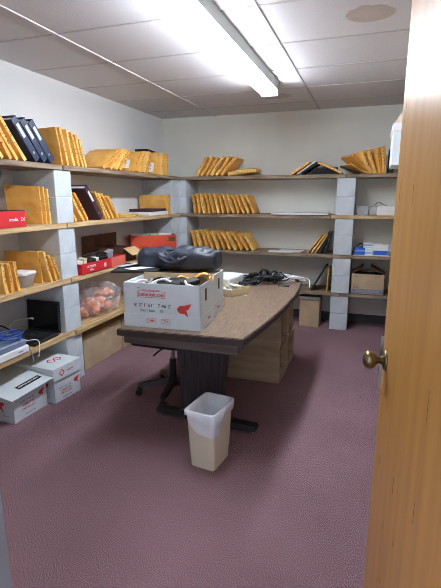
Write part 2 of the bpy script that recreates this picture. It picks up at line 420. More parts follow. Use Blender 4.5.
def scrawl(n, size, wid, rr):
    """dark illegible handwriting as thin strokes, running along +x, in the xy plane"""
    mb = MB(); x = 0
    for _ in range(n):
        pts = [(x+rr.uniform(0, size*.5), rr.uniform(-size/2, size/2)) for _ in range(3)]
        for a, b in zip(pts, pts[1:]):
            a = Vector(a+(0,)); b = Vector(b+(0,)); dd = (b-a)
            if dd.length < 1e-4: continue
            nn = Vector((-dd.y, dd.x, 0)).normalized()*wid
            mb.hexa([a-nn, b-nn, b+nn, a+nn], [v+Vector((0, 0, .0004)) for v in (a-nn, b-nn, b+nn, a+nn)])
        x += size*(.75 if rr.random() > .2 else 1.3)
    return mb, x
PROTO = {}
def proto(kind, rr):
    """shared meshes for one of a few envelope shapes: (body mesh, writing mesh)"""
    key = kind
    if key not in PROTO:
        d, h, t, s = kind
        m = M_man[s % 3]
        me = env_mesh(d, h, t, s, m)
        r2 = random.Random(s*13+1)
        wr, ln = scrawl(8, min(t*.45, .020), .0021, r2)
        wm = wr.mesh('handwriting')
        wm.transform(Matrix(((0, 0, -1, -.0006), (0, 1, 0, 0), (1, 0, 0, 0), (0, 0, 0, 1))).to_4x4())
        wm.transform(T(0, 0, h*.36))
        wm.materials.append(M_ink)
        PROTO[key] = (me, wm)
    return PROTO[key]
def envelope(x, y, z, rz, lean, d, h, t, seed, label, group, write=True, pitch=0):
    me, wm = proto((round(d, 3), round(h, 3), round(t, 3), seed % 6), None)
    o = bpy.data.objects.new('manila_envelope', me); C.objects.link(o)
    o.rotation_euler = (R(lean), pitch, rz); o.location = (x, y, z+t*.26*abs(sin(R(lean)))+.0008)
    tag(o, label, 'envelope', group)
    if write:
        c = bpy.data.objects.new('handwriting', wm); C.objects.link(c); c.parent = o
    return o
def left_row(k, items, what, group, xf=XL-.01, **kw):
    """items (y, lean, h, t[, d]); lean > 0 tips towards the corner"""
    for i, it in enumerate(items):
        y, lean, h, t = it[:4]; d = it[4] if len(it) > 4 else .30
        envelope(xf+random.uniform(-.015, .008), y, k*P, pi+random.uniform(-.02, .02), lean, d, h, t, i*5+k, what.format(n=ORD[i]), group, **kw)
def back_row(k, items, what, group, yf=YS+.01, **kw):
    """items (x, lean, h, t[, d]); lean > 0 tips towards +x"""
    for i, it in enumerate(items):
        x, lean, h, t = it[:4]; d = it[4] if len(it) > 4 else .30
        envelope(x, yf+random.uniform(-.008, .015), k*P, pi/2+random.uniform(-.02, .02), lean, d, h, t, i*5+k+1, what.format(n=ORD[i]), group, **kw)
def binder(x, y, z, rz, lean, d, h, t, m, label, group, lab=True, name='ring_binder'):
    o = thing(name, label, 'binder', (x, y, z+t*.5*abs(sin(R(lean)))+.001), (R(lean), 0, rz), group)
    c = MB(); c.span(0, d, -t/2, -t/2+.004, 0, h, bev=.001); c.span(0, d, t/2-.004, t/2, 0, h, bev=.001); c.span(0, .005, -t/2, t/2, 0, h, bev=.001)
    put(c, 'cover', m, o)
    pg = MB(); pg.span(.012, d-.012, -t/2+.007, t/2-.009, .006, h-.012); put(pg, 'pages', M_paper, o)
    if lab:
        l = MB(); l.span(-.0012, 0, -t*.22, t*.22, h*.55, h*.86); put(l, 'spine_label', M_white, o, label='white spine label')
        r_ = MB(); r_.lathe([(.007, 0), (.010, 0), (.010, .0015), (.007, .0015)], 14, T(-.0004, 0, h*.18) @ Matrix.Rotation(-pi/2, 4, 'Y')); put(r_, 'finger_ring', M_metal, o)
    return o

Z4, Z3, Z2, Z1 = 4*P, 3*P, 2*P, P
# left wall, top shelf
left_row(4, [(2.12, -34, .30, .050), (2.20, -35, .30, .045), (2.285, -33, .31, .050), (2.355, -34, .30, .045), (2.425, -34, .31, .045), (2.495, -36, .315, .045)],
         '{n} manila envelope of the pack leaning before the navy binders on top shelf', 'leaning envelopes before the navy binders')
for i, y in enumerate((2.60, 2.678, 2.752)):
    binder(XL-.005, y, Z4, pi, -38, .28, .315, .056, M_navy, f'navy blue ring binder with white spine label, {ORD[i]} from the doorway side of three', 'navy binders on the top shelf')
left_row(4, [(2.885, -10, .27, .030), (2.945, -15, .275, .045), (3.00, -14, .265, .045), (3.055, -16, .26, .045), (3.11, -17, .245, .045), (3.175, -18, .225, .045)],
         '{n} manila envelope of the upright pack just after the navy binders', 'upright envelopes after the navy binders')
left_row(4, [(3.42, 56, .30, .055), (3.52, 52, .30, .050), (3.60, 50, .29, .045), (3.68, 48, .28, .045)],
         '{n} fat manila envelope of the low slumped pack midway along top shelf', 'slumped envelopes midway on the top shelf')
lst = [(3.93, 42, .26, .045), (4.01, 37, .25, .050), (4.14, 32, .25, .045), (4.22, 28, .245, .045), (4.44, 12, .235, .045), (4.53, 9, .235, .045), (4.62, 7, .23, .04), (4.68, 5, .23, .04)]
left_row(4, lst, '{n} manila envelope of the pack nearest the corner on top shelf', 'envelopes near the corner on the top shelf')
for y, z, xx, lab_ in ((3.865, 1.755, -2.30, 'first'), (4.385, 1.755, -2.31, 'second')):
    o = put(MB().box((0, 0, 0), (.13, .0015, .10)), 'mailing_label', M_paper, loc=(xx, y, z+.03), rot=(-.6 if lab_ == 'first' else -.32, 0, .1))
    rr = random.Random(3); sm = MB()
    for q in range(5): sm.box((rr.uniform(-.01, .01), -.0012, .032-q*.015), (rr.uniform(.06, .10), .0006, .004))
    put(sm, 'printed_lines', mat('grey_print', (120, 122, 130), .6), o)
    tag(o, f'{lab_} white shipping sheet against the envelopes nearest the corner on top shelf', 'label', 'shipping sheets on the top shelf')
o = put(MB().box((0, 0, .012), (.16, .30, .024), bev=.006), 'document_case', M_blackm, loc=(-2.42, 4.60, 1.948), rot=(R(-4), 0, 0))
tag(o, 'black zip document case lying across the top of the corner envelopes', 'case')
# left wall, second highest shelf
for i, (y, x) in enumerate(((2.655, -2.27), (2.690, -2.262), (2.722, -2.252))):
    envelope(x, y, Z3, pi+.30-i*.10, -3, .25, .272-.008*i, .030, i*2+1, f'{ORD[i]} large manila envelope of the upright stack beside the red box', 'large envelopes beside the red box')
wr, ln = scrawl(9, .016, .0013, random.Random(9))
left_row(3, [(3.00, -33, .26, .042), (3.075, -35, .28, .045), (3.15, -36, .27, .045)],
         '{n} manila envelope leaning on the doorway side of the burgundy binder', 'envelopes before the burgundy binder')
binder(XL-.002, 3.325, Z3, pi, -38, .26, .33, .05, M_purple, 'burgundy ring binder leaning among manila envelopes on the left shelving', None, lab=True)
left_row(3, [(3.40, -34, .27, .045), (3.47, -35, .26, .045), (3.54, -37, .27, .045), (3.60, -40, .25, .04)],
         '{n} manila envelope leaning on the corner side of the burgundy binder', 'envelopes after the burgundy binder')
envelope(-2.20, 3.85, Z3, pi+.2, 84, .26, .16, .02, 2, 'manila envelope lying flat on the board past the burgundy binder', None)
for i, y in enumerate((4.64, 4.69)):
    envelope(-2.205, y, Z3, pi, -3, .36, .215, .035, i+3, f'{ORD[i]} wide manila envelope standing at the corner above the orange box', 'wide envelopes at the corner')
o = put(MB().box((0, 0, .014), (.26, .40, .028), bev=.003), 'hardback_book', M_purple, loc=(-2.32, 4.38, Z3+.04), rot=(0, 0, .05)); tag(o, 'dark burgundy hardback lying on top of a white ream near the corner', 'book')
o = put(MB().box((0, 0, .019), (.27, .42, .038), bev=.003), 'paper_ream', M_paper, loc=(-2.325, 4.39, Z3+.001)); tag(o, 'white ream of paper lying under the dark hardback near the corner', 'paper')
# left wall, second lowest shelf, doorway half
left_row(2, [(2.215, -5, .20, .05), (2.265, -6, .20, .05), (2.315, -6, .20, .045)],
         '{n} fat manila envelope standing before the lidded tub', 'fat envelopes before the lidded tub')
envelope(-2.27, 2.60, Z2, pi+.1, -6, .28, .235, .03, 4, 'broad manila envelope standing directly behind the lidded tub', None)
left_row(2, [(2.655, -14, .235, .04), (2.71, -20, .215, .045), (2.765, -24, .19, .04)],
         '{n} manila envelope leaning between the lidded tub and the block pillar', 'envelopes between the tub and the pillar')

# back wall
back_row(4, [(-1.985, 30, .24, .055), (-1.925, 32, .25, .06), (-1.865, 33, .24, .055), (-1.805, 36, .25, .055), (-1.745, 38, .26, .06), (-1.68, 42, .26, .06)],
         '{n} fat manila envelope from the corner, leaning row on back wall top shelf', 'leaning envelopes on the back top shelf')
envelope(-1.60, YS+.01, Z4, pi/2, 84, .30, .33, .075, 2, 'stuffed manila envelope lying low at the end of the back top row', None)
xs = [-2.085+.0605*i for i in range(13)]
back_row(3, [(x+.07, -8-1.5*i, .222+.006*(i % 3)-(.0 if i < 12 else .0), .045) for i, x in enumerate(xs)],
         '{n} manila envelope from the corner, back wall second highest shelf', 'envelopes on the back second highest shelf')
xs = [-2.03+.073*i for i in range(11)]
back_row(2, [(x+.02, -16-1.8*i, .225+.005*(i % 3), .05) for i, x in enumerate(xs)],
         '{n} manila envelope from the corner, back wall second lowest shelf', 'envelopes on the back second lowest shelf')
# top shelf of the back wall, in front of the door-side pillar
envelope(-.875, YS+.01, Z4, pi/2, 57, .30, .23, .035, 1, 'thin manila envelope propped at the start of the dark pile on back top shelf', None, write=False)
def folder(x, y, z, lean, h, t, m, name, label, cat='folder', rz=pi/2, d=.28):
    o = put(MB().span(0, d, -t/2, t/2, 0, h, bev=.002), name, m, loc=(x, y, z+t*.5*abs(sin(R(lean)))+.001), rot=(R(lean), 0, rz)); return tag(o, label, cat)
folder(-.805, YS+.004, Z4, 56, .24, .014, M_paper, 'paper_folder', 'white folder propped beside the black portfolios on the back top shelf')
folder(-.765, YS+.012, Z4, 57, .21, .016, M_blackm, 'portfolio', 'slim black portfolio leaning right after the white folder', 'portfolio')
for i in range(3):
    o = put(MB().box((0, 0, .012), (.34-.05*i, .28, .024), bev=.005), 'document_wallet', M_blackm, loc=(-.53+.01*i, YS+.17, Z4+.001+.025*i), rot=(0, 0, .05*i))
    tag(o, f'flat black document wallet, {["bottom","middle","top"][i]} of the three under the drooping envelope', 'wallet', 'black wallets on the back top shelf')
envelope(-.335, YS-.005, Z4+.003, pi/2, -66, .29, .27, .04, 3, 'manila envelope drooping over the black wallets on the back top shelf', None, write=False)
envelope(-.08, YS+.02, Z4, pi/2+.45, -62, .30, .20, .02, 0, 'manila envelope at bottom of the fan above the block pillar', None)
folder(-.15, YS+.01, Z4, -70, .22, .012, M_blackm, 'black_folder', 'thin black folder under the fanned envelopes above the block pillar')
envelope(-.07, YS, Z4+.03, pi/2+.5, -50, .30, .22, .05, 4, 'thick manila envelope in the middle of the fan above the pillar', None)
envelope(-.03, YS, Z4, pi/2+.5, -30, .28, .24, .05, 2, 'manila envelope leaning against the two tallest ones near the door', None)
envelope(.01, YS, Z4, pi/2+.5, -22, .28, .24, .04, 5, 'slim manila envelope just before the two tallest ones near the door', None)
envelope(.055, YS, Z4, pi/2+.5, -12, .28, .25, .055, 1, 'tall manila envelope, second from the black binder near the door', None)
envelope(.092, YS, Z4, pi/2+.45, -6, .28, .265, .055, 3, 'tall manila envelope touching the black binder near the door', None)
binder(.15, YS, Z4, pi/2, 0, .28, .24, .055, M_blackm, 'black ring binder standing beside the white carton near the door', None)
# second lowest, door-side end of the middle bay
back_row(2, [(-.66, 36, .235, .022), (-.615, 34, .25, .026), (-.575, 31, .255, .026)],
         '{n} manila envelope propped against the black binder by the block pillar', 'envelopes propped by the black binder', write=False)
binder(-.525, YS+.01, Z2, pi/2, 24, .29, .25, .03, M_blackm, 'black binder leaning on the block pillar beside three manila envelopes', None, lab=False)
folder(-.475, YS+.012, Z2, 16, .24, .012, mat('slate_folder', (52, 60, 74), .5), 'slate_folder', 'slate grey folder between the leaning black binder and the pillar')
# lowest shelf in the middle bay
folder(-.60, YS+.02, Z1, 28, .31, .02, M_blackm, 'picture_board', 'black picture board leaning on the lowest back shelf beside the pillar', 'board')
envelope(-.425, YS+.01, Z1, pi/2, 2, .29, .26, .022, 0, 'single manila envelope upright between the black board and the pillar', None, write=False)

# ---------------------------------------------------------------- cartons with print
def open_carton(mb, x0, x1, y0, y1, z0, z1, t=.005):
    mb.span(x0, x1, y0, y1, z0, z0+t); mb.span(x0, x0+t, y0, y1, z0, z1); mb.span(x1-t, x1, y0, y1, z0, z1)
    mb.span(x0, x1, y0, y0+t, z0, z1); mb.span(x0, x1, y1-t, y1, z0, z1); return mb
def ctn(name, label, cat, loc, rz, sx, sy, sz, m, group=None):
    t = thing(name, label, cat, loc, (0, 0, rz), group)
    put(open_carton(MB(), -sx/2, sx/2, -sy/2, sy/2, 0, sz), 'body', m, t); return t

# table cartons
DT = .74
c1 = ctn('white_carton', 'open white carton with red bird print at the front of the wood table', 'carton', (-1.103, 2.315, DT+.001), R(4), .462, .27, .258, M_white, 'white cartons on the table')
f = MB(); f.span(-.234, .234, -.1385, -.1355, 0, .078); f.span(.2315, .2345, -.1385, .1385, 0, .078); put(f, 'lower_sleeve', M_white, c1)
pr = []
def tm(s, size, x, y, sq=1): pr.append((text_mesh(s, size, squash=sq), T(x, y)))
pr = []; tm('Sumatityk.com', .032, -.062, .194, .86); tm('YOUR CASH FOR GOLD', .010, -.062, .218)
jm = join_meshes(pr); frame_rect(jm, -.062, .195, .168, .036, .0022)
put(jm, 'red_print', M_red, c1, loc=(0, -.1356, 0), rot=FACE_Y)
for a_ in (("8' 2' 1' 61'   7 46 2'", .028, -.055, .130, 1.05), ('Bas / box    35', .021, -.060, .100, 1.15)):
    pr = []; tm(*a_); put(join_meshes(pr), 'grey_lettering', mat('grey_ink', (96, 100, 114), .6), c1, loc=(0, -.1356, 0), rot=FACE_Y)
put(bird(MB(), .135, .112, .085), 'bird_logo', M_red, c1, loc=(0, -.1356, 0), rot=FACE_Y)
pr = []; tm('SUMA', .018, -.065, .042); tm('TYK', .018, .025, .042)
jm = join_meshes(pr); frame_rect(jm, -.065, .042, .062, .026, .0018); frame_rect(jm, .025, .042, .05, .026, .0018)
put(jm, 'red_stamp', M_red, c1, loc=(0, -.139, 0), rot=FACE_Y)
hh = MB(); hh.box((.2318, -.03, .19), (.0014, .03, .07)); put(hh, 'hand_slot', M_black, c1)
pr = []; tm('SUMA', .02, 0, .04); put(join_meshes(pr), 'side_stamp', M_red, c1, loc=(.235, .02, 0), rot=FACE_X)
f = MB(); f.box((0, .137, .262), (.45, .004, .02)); put(f, 'rear_flap', M_kraft, c1)
# contents
rr = random.Random(4)
for i in range(6):
    o = put(MB().box((0, 0, 0), (.07+.02*(i % 3), .20, .004), bev=.001), 'pamphlet', [M_paper, M_kraft, M_grey][i % 3], loc=(-1.28+.035*i, 2.27+.004*i, DT+.228+.003*i), rot=(.08, -.35+.1*i, .3*rr.uniform(-1, 1)))
    tag(o, f'{ORD[i]} loose paper slip from the table edge inside the open white carton', 'paper', 'slips in the front carton')
for i in range(4):
    o = put(MB().box((0, 0, 0), (.055, .12, .03), bev=.006), 'charger_brick', M_black, loc=(-1.12+.055*i, 2.25+.02*(i % 2), DT+.248+.004*i), rot=(.1, .15*(i-1.5), .5-.3*i))
    tag(o, f'small black charger, {ORD[i]} from the slips inside the open white carton', 'charger', 'chargers in the front carton')
for i in range(7):
    m_ = [M_paper, M_grey, M_blackm][i % 3]
    b = MB(); b.tube([(-.02, -.05, 0), (.01*(i % 3), -.01, .02), (.02, .03, .012), (-.01*(i % 2), .07, .0)], .007)
    o = put(b, 'short_cable', m_, loc=(-1.25+.048*i, 2.235+.02*(i % 3), DT+.243+.004*(i % 4)), rot=(0, 0, .7*i), smooth=True)
    tag(o, f'{["white","grey","black"][i % 3]} short cable end, {ORD[i]} from the shelf side on top of the front carton contents', 'cable', 'cable ends in the front carton')
o = put(MB().box((0, 0, 0), (.42, .004, .09), bev=.001), 'kraft_divider', M_kraft, loc=(-1.112, 2.422, DT+.235), rot=(R(-6), 0, R(4))); tag(o, 'tan cardboard divider standing at the back inside the open white carton', 'divider')
o = thing('crumpled_envelope', 'torn manila envelope poking out of the front white carton', 'envelope', (-.985, 2.40, DT+.262))
def cr(u, v):
    return (-.09+.2*u, -.06+.12*v, .012*sin(9*u+3*v)+.03*u*(1-v)+.015*sin(14*v)*u)
cm = MB(); cm.grid(cr, 12, 8); cmo = put(cm, 'paper_body', M_man[2], o, smooth=False); md = cmo.modifiers.new('s', 'SOLIDIFY'); md.thickness = .003
# second carton behind
c2 = ctn('white_carton', 'second white carton directly behind the open front one, under the leather bag', 'carton', (-1.115, 2.602, DT+.001), R(3), .42, .27, .262, M_white, 'white cartons on the table')
f = MB(); f.span(-.212, .212, -.1385, .1385, .0, .09); f2 = MB(); f2.span(.211, .2135, -.1385, .1385, 0, .08); f.bm.free(); put(f2, 'lower_sleeve', M_white, c2)
put(MB().span(-.205, .205, -.13, .13, .245, .252), 'inner_flap', M_kraft, c2)
hh = MB(); hh.box((.2107, .02, .19), (.0014, .03, .07)); put(hh, 'hand_slot', M_black, c2)
pr = []; tm('SUMA', .02, 0, .04); put(join_meshes(pr), 'side_stamp', M_red, c2, loc=(.2137, 0, 0), rot=FACE_X)

# leather bag on the cartons
bg = thing('leather_bag', 'soft black leather handbag with buckled strap lying on the rear white carton', 'bag', (-1.205, 2.70, DT+.264), (0, 0, .08))
def bagf(u, v):
    a = 2*pi*u; ph = pi*(v-.5); cx, cz = cos(a), sin(a)
    sgn = lambda x, p: math.copysign(abs(x)**p, x)
    X = .275*sgn(sin(ph), .8); rr_ = abs(cos(ph))**.22
    Y = .13*sgn(cx, .8)*rr_; Z = .062*sgn(cz, .75)*rr_
    wr = .030*(.5-abs(mnoise.noise(Vector((X*8+3, Y*12, 1)))))+.014*(.4-abs(mnoise.noise(Vector((X*24, Y*20, 7)))))+.008*mnoise.noise(Vector((X*22, Y*30, 4)))+.006*sin(22*X+9*Y)+.005*sin(31*Y-12*X)+.004*sin(50*X)
    Zt = Z+(wr if Z > 0 else 0)+(.012*sin(5*X+1) if Z > 0 else 0)
    return (X, Y, max(Zt, -.058)+.058)
b_ = MB(); b_.grid(bagf, 72, 56, close_u=True); put(b_, 'bag_body', M_leather, bg, smooth=True)
s_ = MB(); s_.tube([(-.16, -.05, .12), (-.10, -.12, .085), (-.02, -.155, .055), (.05, -.15, .075), (.09, -.11, .10), (.11, -.04, .125)], .013, 8); s_.tube([(-.12, -.02, .128), (-.05, -.10, .098), (.03, -.14, .06), (.0, -.10, .10)], .012, 8)
put(s_, 'strap', M_leather, bg, smooth=True)
s_ = MB(); s_.lathe([(.018, -.003), (.025, -.003), (.025, .003), (.018, .003), (.018, -.003)], 20, T(.055, -.128, .088) @ Matrix.Rotation(1.0, 4, 'X')); put(s_, 'buckle', M_metal, bg, smooth=True, label='round metal buckle')
s_ = MB(); s_.tube([(-.26, -.06, .07), (-.1, -.06, .122), (.1, -.05, .124), (.26, -.06, .07)], .004, 6); put(s_, 'zipper', M_black, bg)
# black portfolio sticking out sideways and papers
o = put(MB().box((0, 0, .006), (.30, .36, .012), bev=.003), 'portfolio', M_blackm, loc=(-1.45, 2.60, DT+.266), rot=(0, R(-1), R(14))); tag(o, 'black portfolio sticking out from under the leather bag towards the shelves', 'portfolio')
o = put(MB().box((0, 0, .001), (.10, .24, .002)), 'paper_sheet', M_paper, loc=(-1.40, 2.56, DT+.281), rot=(0, R(-1), R(-28))); tag(o, 'white paper strip lying on the black portfolio beside the bag', 'paper')
o = put(MB().box((0, 0, .001), (.06, .30, .002)), 'paper_sheet', mat('grey_sheet', (168, 172, 178), .7), loc=(-1.53, 2.66, DT+.283), rot=(0, R(-1), R(-16))); tag(o, 'grey paper strip along the outer edge of the black portfolio', 'paper')

# ---------------------------------------------------------------- table
tb = thing('conference_table', 'boat-shaped walnut laminate table with dark edge and two fluted pedestals', 'table', (-.965, 3.0, 0))
pR = [(-.601, 2.138), (-.583, 2.25), (-.569, 2.357), (-.55, 2.55), (-.535, 2.738), (-.522, 3.007), (-.515, 3.32), (-.528, 3.6), (-.555, 3.892)]
pLf = [(-1.37, 3.892), (-1.41, 3.6), (-1.43, 3.32), (-1.43, 3.0), (-1.41, 2.74), (-1.385, 2.45), (-1.341, 2.096)]
poly = [(x+.965, y-3.0) for x, y in pR+pLf]
def inset(pl, k): return [(x*(1-k/.45), y*(1-k/.9)) for x, y in pl]
put(MB().prism(inset(poly, .004), .705, .740, bev=.004), 'table_top', M_lam, tb)
put(MB().prism(poly, .698, .7345, bev=.003), 'edge_band', M_edge, tb)
ap = MB(); ap.span(-.355, .335, -.862, -.842, .645, .698); ap.span(-.355, .335, .85, .87, .645, .698); ap.span(-.355, -.335, -.842, .85, .645, .698); ap.span(.315, .335, -.842, .27, .645, .698)
put(ap, 'apron', M_apron, tb)
for yy in (-.40, .72):
    pd = MB(); nf = 14
    def flute(z, w, dep):
        pts = []
        for i in range(nf*2+1):
            pts.append((-w/2+w*i/(nf*2), -dep/2-(.004 if i % 2 else 0), z))
        for i in range(nf*2+1):
            pts.append((w/2-w*i/(nf*2), dep/2+(.004 if i % 2 else 0), z))
        return pts
    pd.hexa(flute(.06, .27, .10), flute(.70, .36, .14))
    put(pd, 'pedestal', M_ped, tb, loc=(-.04, yy, 0))
    ft = MB()
    ft.hexa([(-.36, -.042, .018), (.36, -.042, .018), (.36, .042, .018), (-.36, .042, .018)], [(-.355, -.03, .05), (.355, -.03, .05), (.355, .03, .05), (-.355, .03, .05)])
    ft.hexa([(-.20, -.04, .045), (.20, -.04, .045), (.20, .04, .045), (-.20, .04, .045)], [(-.14, -.035, .075), (.14, -.035, .075), (.14, .035, .075), (-.14, .035, .075)])
    if yy > 0: ft.bm.free(); ft = MB(); ft.hexa([(-.36, -.042, .018), (.15, -.042, .018), (.15, .042, .018), (-.36, .042, .018)], [(-.355, -.03, .06), (.145, -.03, .06), (.145, .03, .06), (-.355, .03, .06)])
    fo = put(ft, 'foot', M_black, tb, loc=(-.0, yy-.07 if yy < 0 else yy, 0), rot=(0, 0, R(-4)))
    for s in (-1, 1):
        gx = s*.335 if (yy < 0 or s < 0) else .12; g = MB(); g.cyl((gx, 0, 0), (gx, 0, .02), .018, .014); put(g, 'glide', M_metal, fo)

# ---------------------------------------------------------------- plywood cubby boxes under the far end of the table
def cubby(y0, y1, z0, z1, label, x0=-1.08):
    x1 = -.617; t = .015
    o = thing('plywood_box', label, 'storage box', ((x0+x1)/2, (y0+y1)/2, z0), (0, 0, 0), 'plywood boxes under the table')
    w, d, h = (x1-x0)/2, (y1-y0)/2, z1-z0
    put(MB().span(-w, w, -d, -d+t, 0, h, bev=.001), 'side_panel', M_ply, o); put(MB().span(-w, w, d-t, d, 0, h, bev=.001), 'side_panel', M_ply, o)
    put(MB().span(-w, w, -d+t, d-t, 0, t), 'bottom_panel', M_ply, o); put(MB().span(-w, w, -d+t, d-t, h-t, h), 'top_panel', M_ply, o)
    put(MB().span(-w, -w+t, -d+t, d-t, t, h-t), 'back_panel', M_ply, o)
cubby(3.284, 3.64, .001, .285, 'open plywood box on the carpet beneath the table, nearer of the lower pair')
cubby(3.642, 3.99, .001, .285, 'open plywood box on the carpet beneath the table, farther of the lower pair', -.80)
cubby(3.284, 3.64, .286, .642, 'taller open plywood box under the tabletop, nearer of the upper pair')
cubby(3.642, 3.88, .286, .642, 'taller open plywood box under the tabletop, farther of the upper pair', -.79)

# ---------------------------------------------------------------- office chair
ch = thing('office_chair', 'black swivel office chair tucked against the shelf side of the table', 'chair', (-1.355, 2.865, 0))
for i in range(5):
    a = R(206+72*i)
    ux, uy = cos(a), sin(a); nx, ny = -uy, ux
    b = MB(); r0, r1 = .03, .265
    def ring(r, w, z0, z1): return [(ux*r+nx*w, uy*r+ny*w, z0), (ux*r-nx*w, uy*r-ny*w, z0), (ux*r-nx*w*.7, uy*r-ny*w*.7, z1), (ux*r+nx*w*.7, uy*r+ny*w*.7, z1)]
    b.hexa(ring(r0, .028, .085, .125), ring(r1, .02, .070, .094))
    arm = put(b, 'base_arm', M_black, ch)
    cx, cy = ux*.262, uy*.262
    c_ = MB()
    for s in (-1, 1): c_.cyl((cx+nx*s*.006, cy+ny*s*.006, .026), (cx+nx*s*.022, cy+ny*s*.022, .026), .026, n=18)
    c_.cyl((cx, cy, .03), (cx, cy, .08), .008)
    put(c_, 'caster', M_black, arm)
b = MB(); b.cyl((0, 0, .07), (0, 0, .14), .04, .034); b.cyl((0, 0, .12), (0, 0, .28), .026, n=20); put(b, 'column_cover', M_black, ch, smooth=False)
b = MB(); b.cyl((0, 0, .27), (0, 0, .40), .014, n=16); put(b, 'gas_lift', M_metal, ch)
b = MB(); b.box((0, 0, .41), (.18, .14, .03), bev=.006); b.tube([(0, -.05, .405), (-.02, -.18, .40), (-.03, -.25, .385)], .006, 6); put(b, 'tilt_mechanism', M_black, ch)
b = MB(); b.box((-.02, 0, .455), (.42, .44, .06), bev=.028, seg=4); put(b, 'seat', M_blackm, ch, smooth=True)
b = MB()
b.grid(lambda u, v: (-.225-.03*v+.03*(2*u-1)**2, -.2+.4*u*1.0, .56+.30*v), 10, 8)
bo = put(b, 'backrest', M_blackm, ch, smooth=True); md = bo.modifiers.new('s', 'SOLIDIFY'); md.thickness = .05; md = bo.modifiers.new('b', 'BEVEL'); md.width = .02; md.segments = 3
b = MB(); b.tube([(-.10, 0, .41), (-.24, 0, .42), (-.285, 0, .50), (-.29, 0, .66)], .014, 8); put(b, 'back_bracket', M_black, ch)

# ---------------------------------------------------------------- waste bin with liner
wb = thing('waste_bin', 'beige plastic wastebasket with clear liner on the carpet before the table', 'bin', (-.786, 2.128, 0), (0, 0, R(-8)))
def ringpts(w, d, z, n=48, p=.28, bulge=0):
    out = []
    for i in range(n):
        a = 2*pi*i/n; c, s = cos(a), sin(a)
        x = w/2*math.copysign(abs(c)**p, c); y = d/2*math.copysign(abs(s)**p, s)
        y += bulge*math.copysign(1, s)*(1-(2*x/w)**2) if abs(s) > .3 else 0
        out.append(Vector((x, y, z)))
    return out
def loft(rings, close=True):
    t = bmesh.new(); V = [[t.verts.new(p) for p in r] for r in rings]
    for a, b in zip(V, V[1:]):
        n = len(a)
        for i in range(n): t.faces.new((a[i], a[(i+1) % n], b[(i+1) % n], b[i]))
    if close: t.faces.new(V[0][::-1])
    return t
b = MB(); b.add(loft([ringpts(.150, .195, .0, p=.2), ringpts(.153, .20, .06, p=.2), ringpts(.158, .203, .062, p=.2), ringpts(.175, .245, .325, p=.22), ringpts(.190, .262, .328, p=.24), ringpts(.190, .262, .340, p=.24), ringpts(.172, .242, .340, p=.24), ringpts(.168, .236, .32, p=.24), ringpts(.146, .19, .01, p=.2)]))
put(b, 'bin_shell', M_bin, wb, smooth=False)
rr = random.Random(11)
def wob(r, k, f_=5):
    n = len(r); c = Vector((0, 0, 0)); out = []
    for i, p in enumerate(r):
        a = 2*pi*i/n; q = p.copy(); s = 1+k*sin(f_*a+1)+k*.7*sin(2.3*f_*a+2); q.x *= s; q.y *= s; out.append(q)
    return out
skirt = ringpts(.196, .268, .23, p=.24)
for i, q in enumerate(skirt):
    a = 2*pi*i/48; 
    k_ = min(1, max(0, (1.05-abs(a-5.5))/.28)); near = k_*k_*(3-2*k_); q.z = .318-.092*near-.006*sin(5*a+1)-(.03 if 0 < a < .5 or a > 6 else 0)*.6
    q.x *= 1+.03*near; q.y *= 1+.03*near
mid = ringpts(.200, .272, .30, p=.24)
for i, q in enumerate(mid): q.z = .5*(skirt[i].z+.345)
b = MB(); b.add(loft([skirt, wob(mid, .006, 7), wob(ringpts(.198, .270, .345, p=.24), .003), ringpts(.180, .25, .349, p=.26), ringpts(.164, .232, .345, p=.26), wob(ringpts(.158, .222, .27, p=.35), .03, 6), wob(ringpts(.145, .20, .19, p=.5), .05, 7), wob(ringpts(.11, .15, .12, p=.7), .06, 5), ringpts(.03, .04, .10, p=1)], close=False))
lo_ = put(b, 'bin_liner', M_liner, wb, smooth=True, label='translucent white liner folded over the rim')

# ---------------------------------------------------------------- white record cartons on the floor
def print_side(parent, w, h, x, face_loc, rot, name='red_print'):
    global pr
    pr = []; tm('SUMATITYK', .020, x-.02, h*.50); tm('CARTON CO', .020, x-.02, h*.36)
    put(join_meshes(pr), name, M_red, parent, loc=face_loc, rot=rot)
    for a_ in (('8 x 8.7 / 16 x 9 1/2', .016, x-.03, h*.66), ('HANDLE WITH CARE', .010, x-.01, h*.14)):
        pr = []; tm(*a_); put(join_meshes(pr), 'grey_lettering', mat('grey_ink', (96, 100, 114), .6), parent, loc=face_loc, rot=rot)
w1 = thing('record_carton', 'white carton with lid propped askew showing a black label, on carpet', 'carton', (-2.318, 2.243, 0), (0, 0, R(-1.5)), 'white record cartons on the carpet')
put(open_carton(MB(), -.17, .17, -.155, .155, 0, .19), 'body', M_white, w1)
print_side(w1, .31, .19, 0, (.1705, 0, 0), FACE_X)
bb = MB(); bird(bb, .105, .12, .06); put(bb, 'bird_logo', M_red, w1, loc=(.1706, 0, 0), rot=FACE_X)
bb = MB(); bird(bb, .06, .11, .09); put(bb, 'bird_logo', M_red, w1, loc=(0, -.1556, 0), rot=FACE_Y)
pr = []; tm('16 x 9', .02, .1, .045); put(join_meshes(pr), 'grey_lettering', M_grey, w1, loc=(0, -.1556, 0), rot=FACE_Y)
ld = MB(); ld.span(-.20, .20, -.18, .18, 0, .004); ld.span(-.20, .20, -.18, -.176, -.03, 0)
lid = put(ld, 'lid', M_white, w1, loc=(.030, -.01, .218), rot=(R(4), R(5), R(-3)))
pr = []; tm('OFFICE RECORDS', .022, 0, 0); lb = MB(); lb.box((.1, .05, .0045), (.045, .20, .002)); put(lb, 'black_label', M_blackm, lid)
put(join_meshes(pr), 'label_lettering', M_paper, lid, loc=(.1, .05, .0056), rot=(0, 0, pi/2))
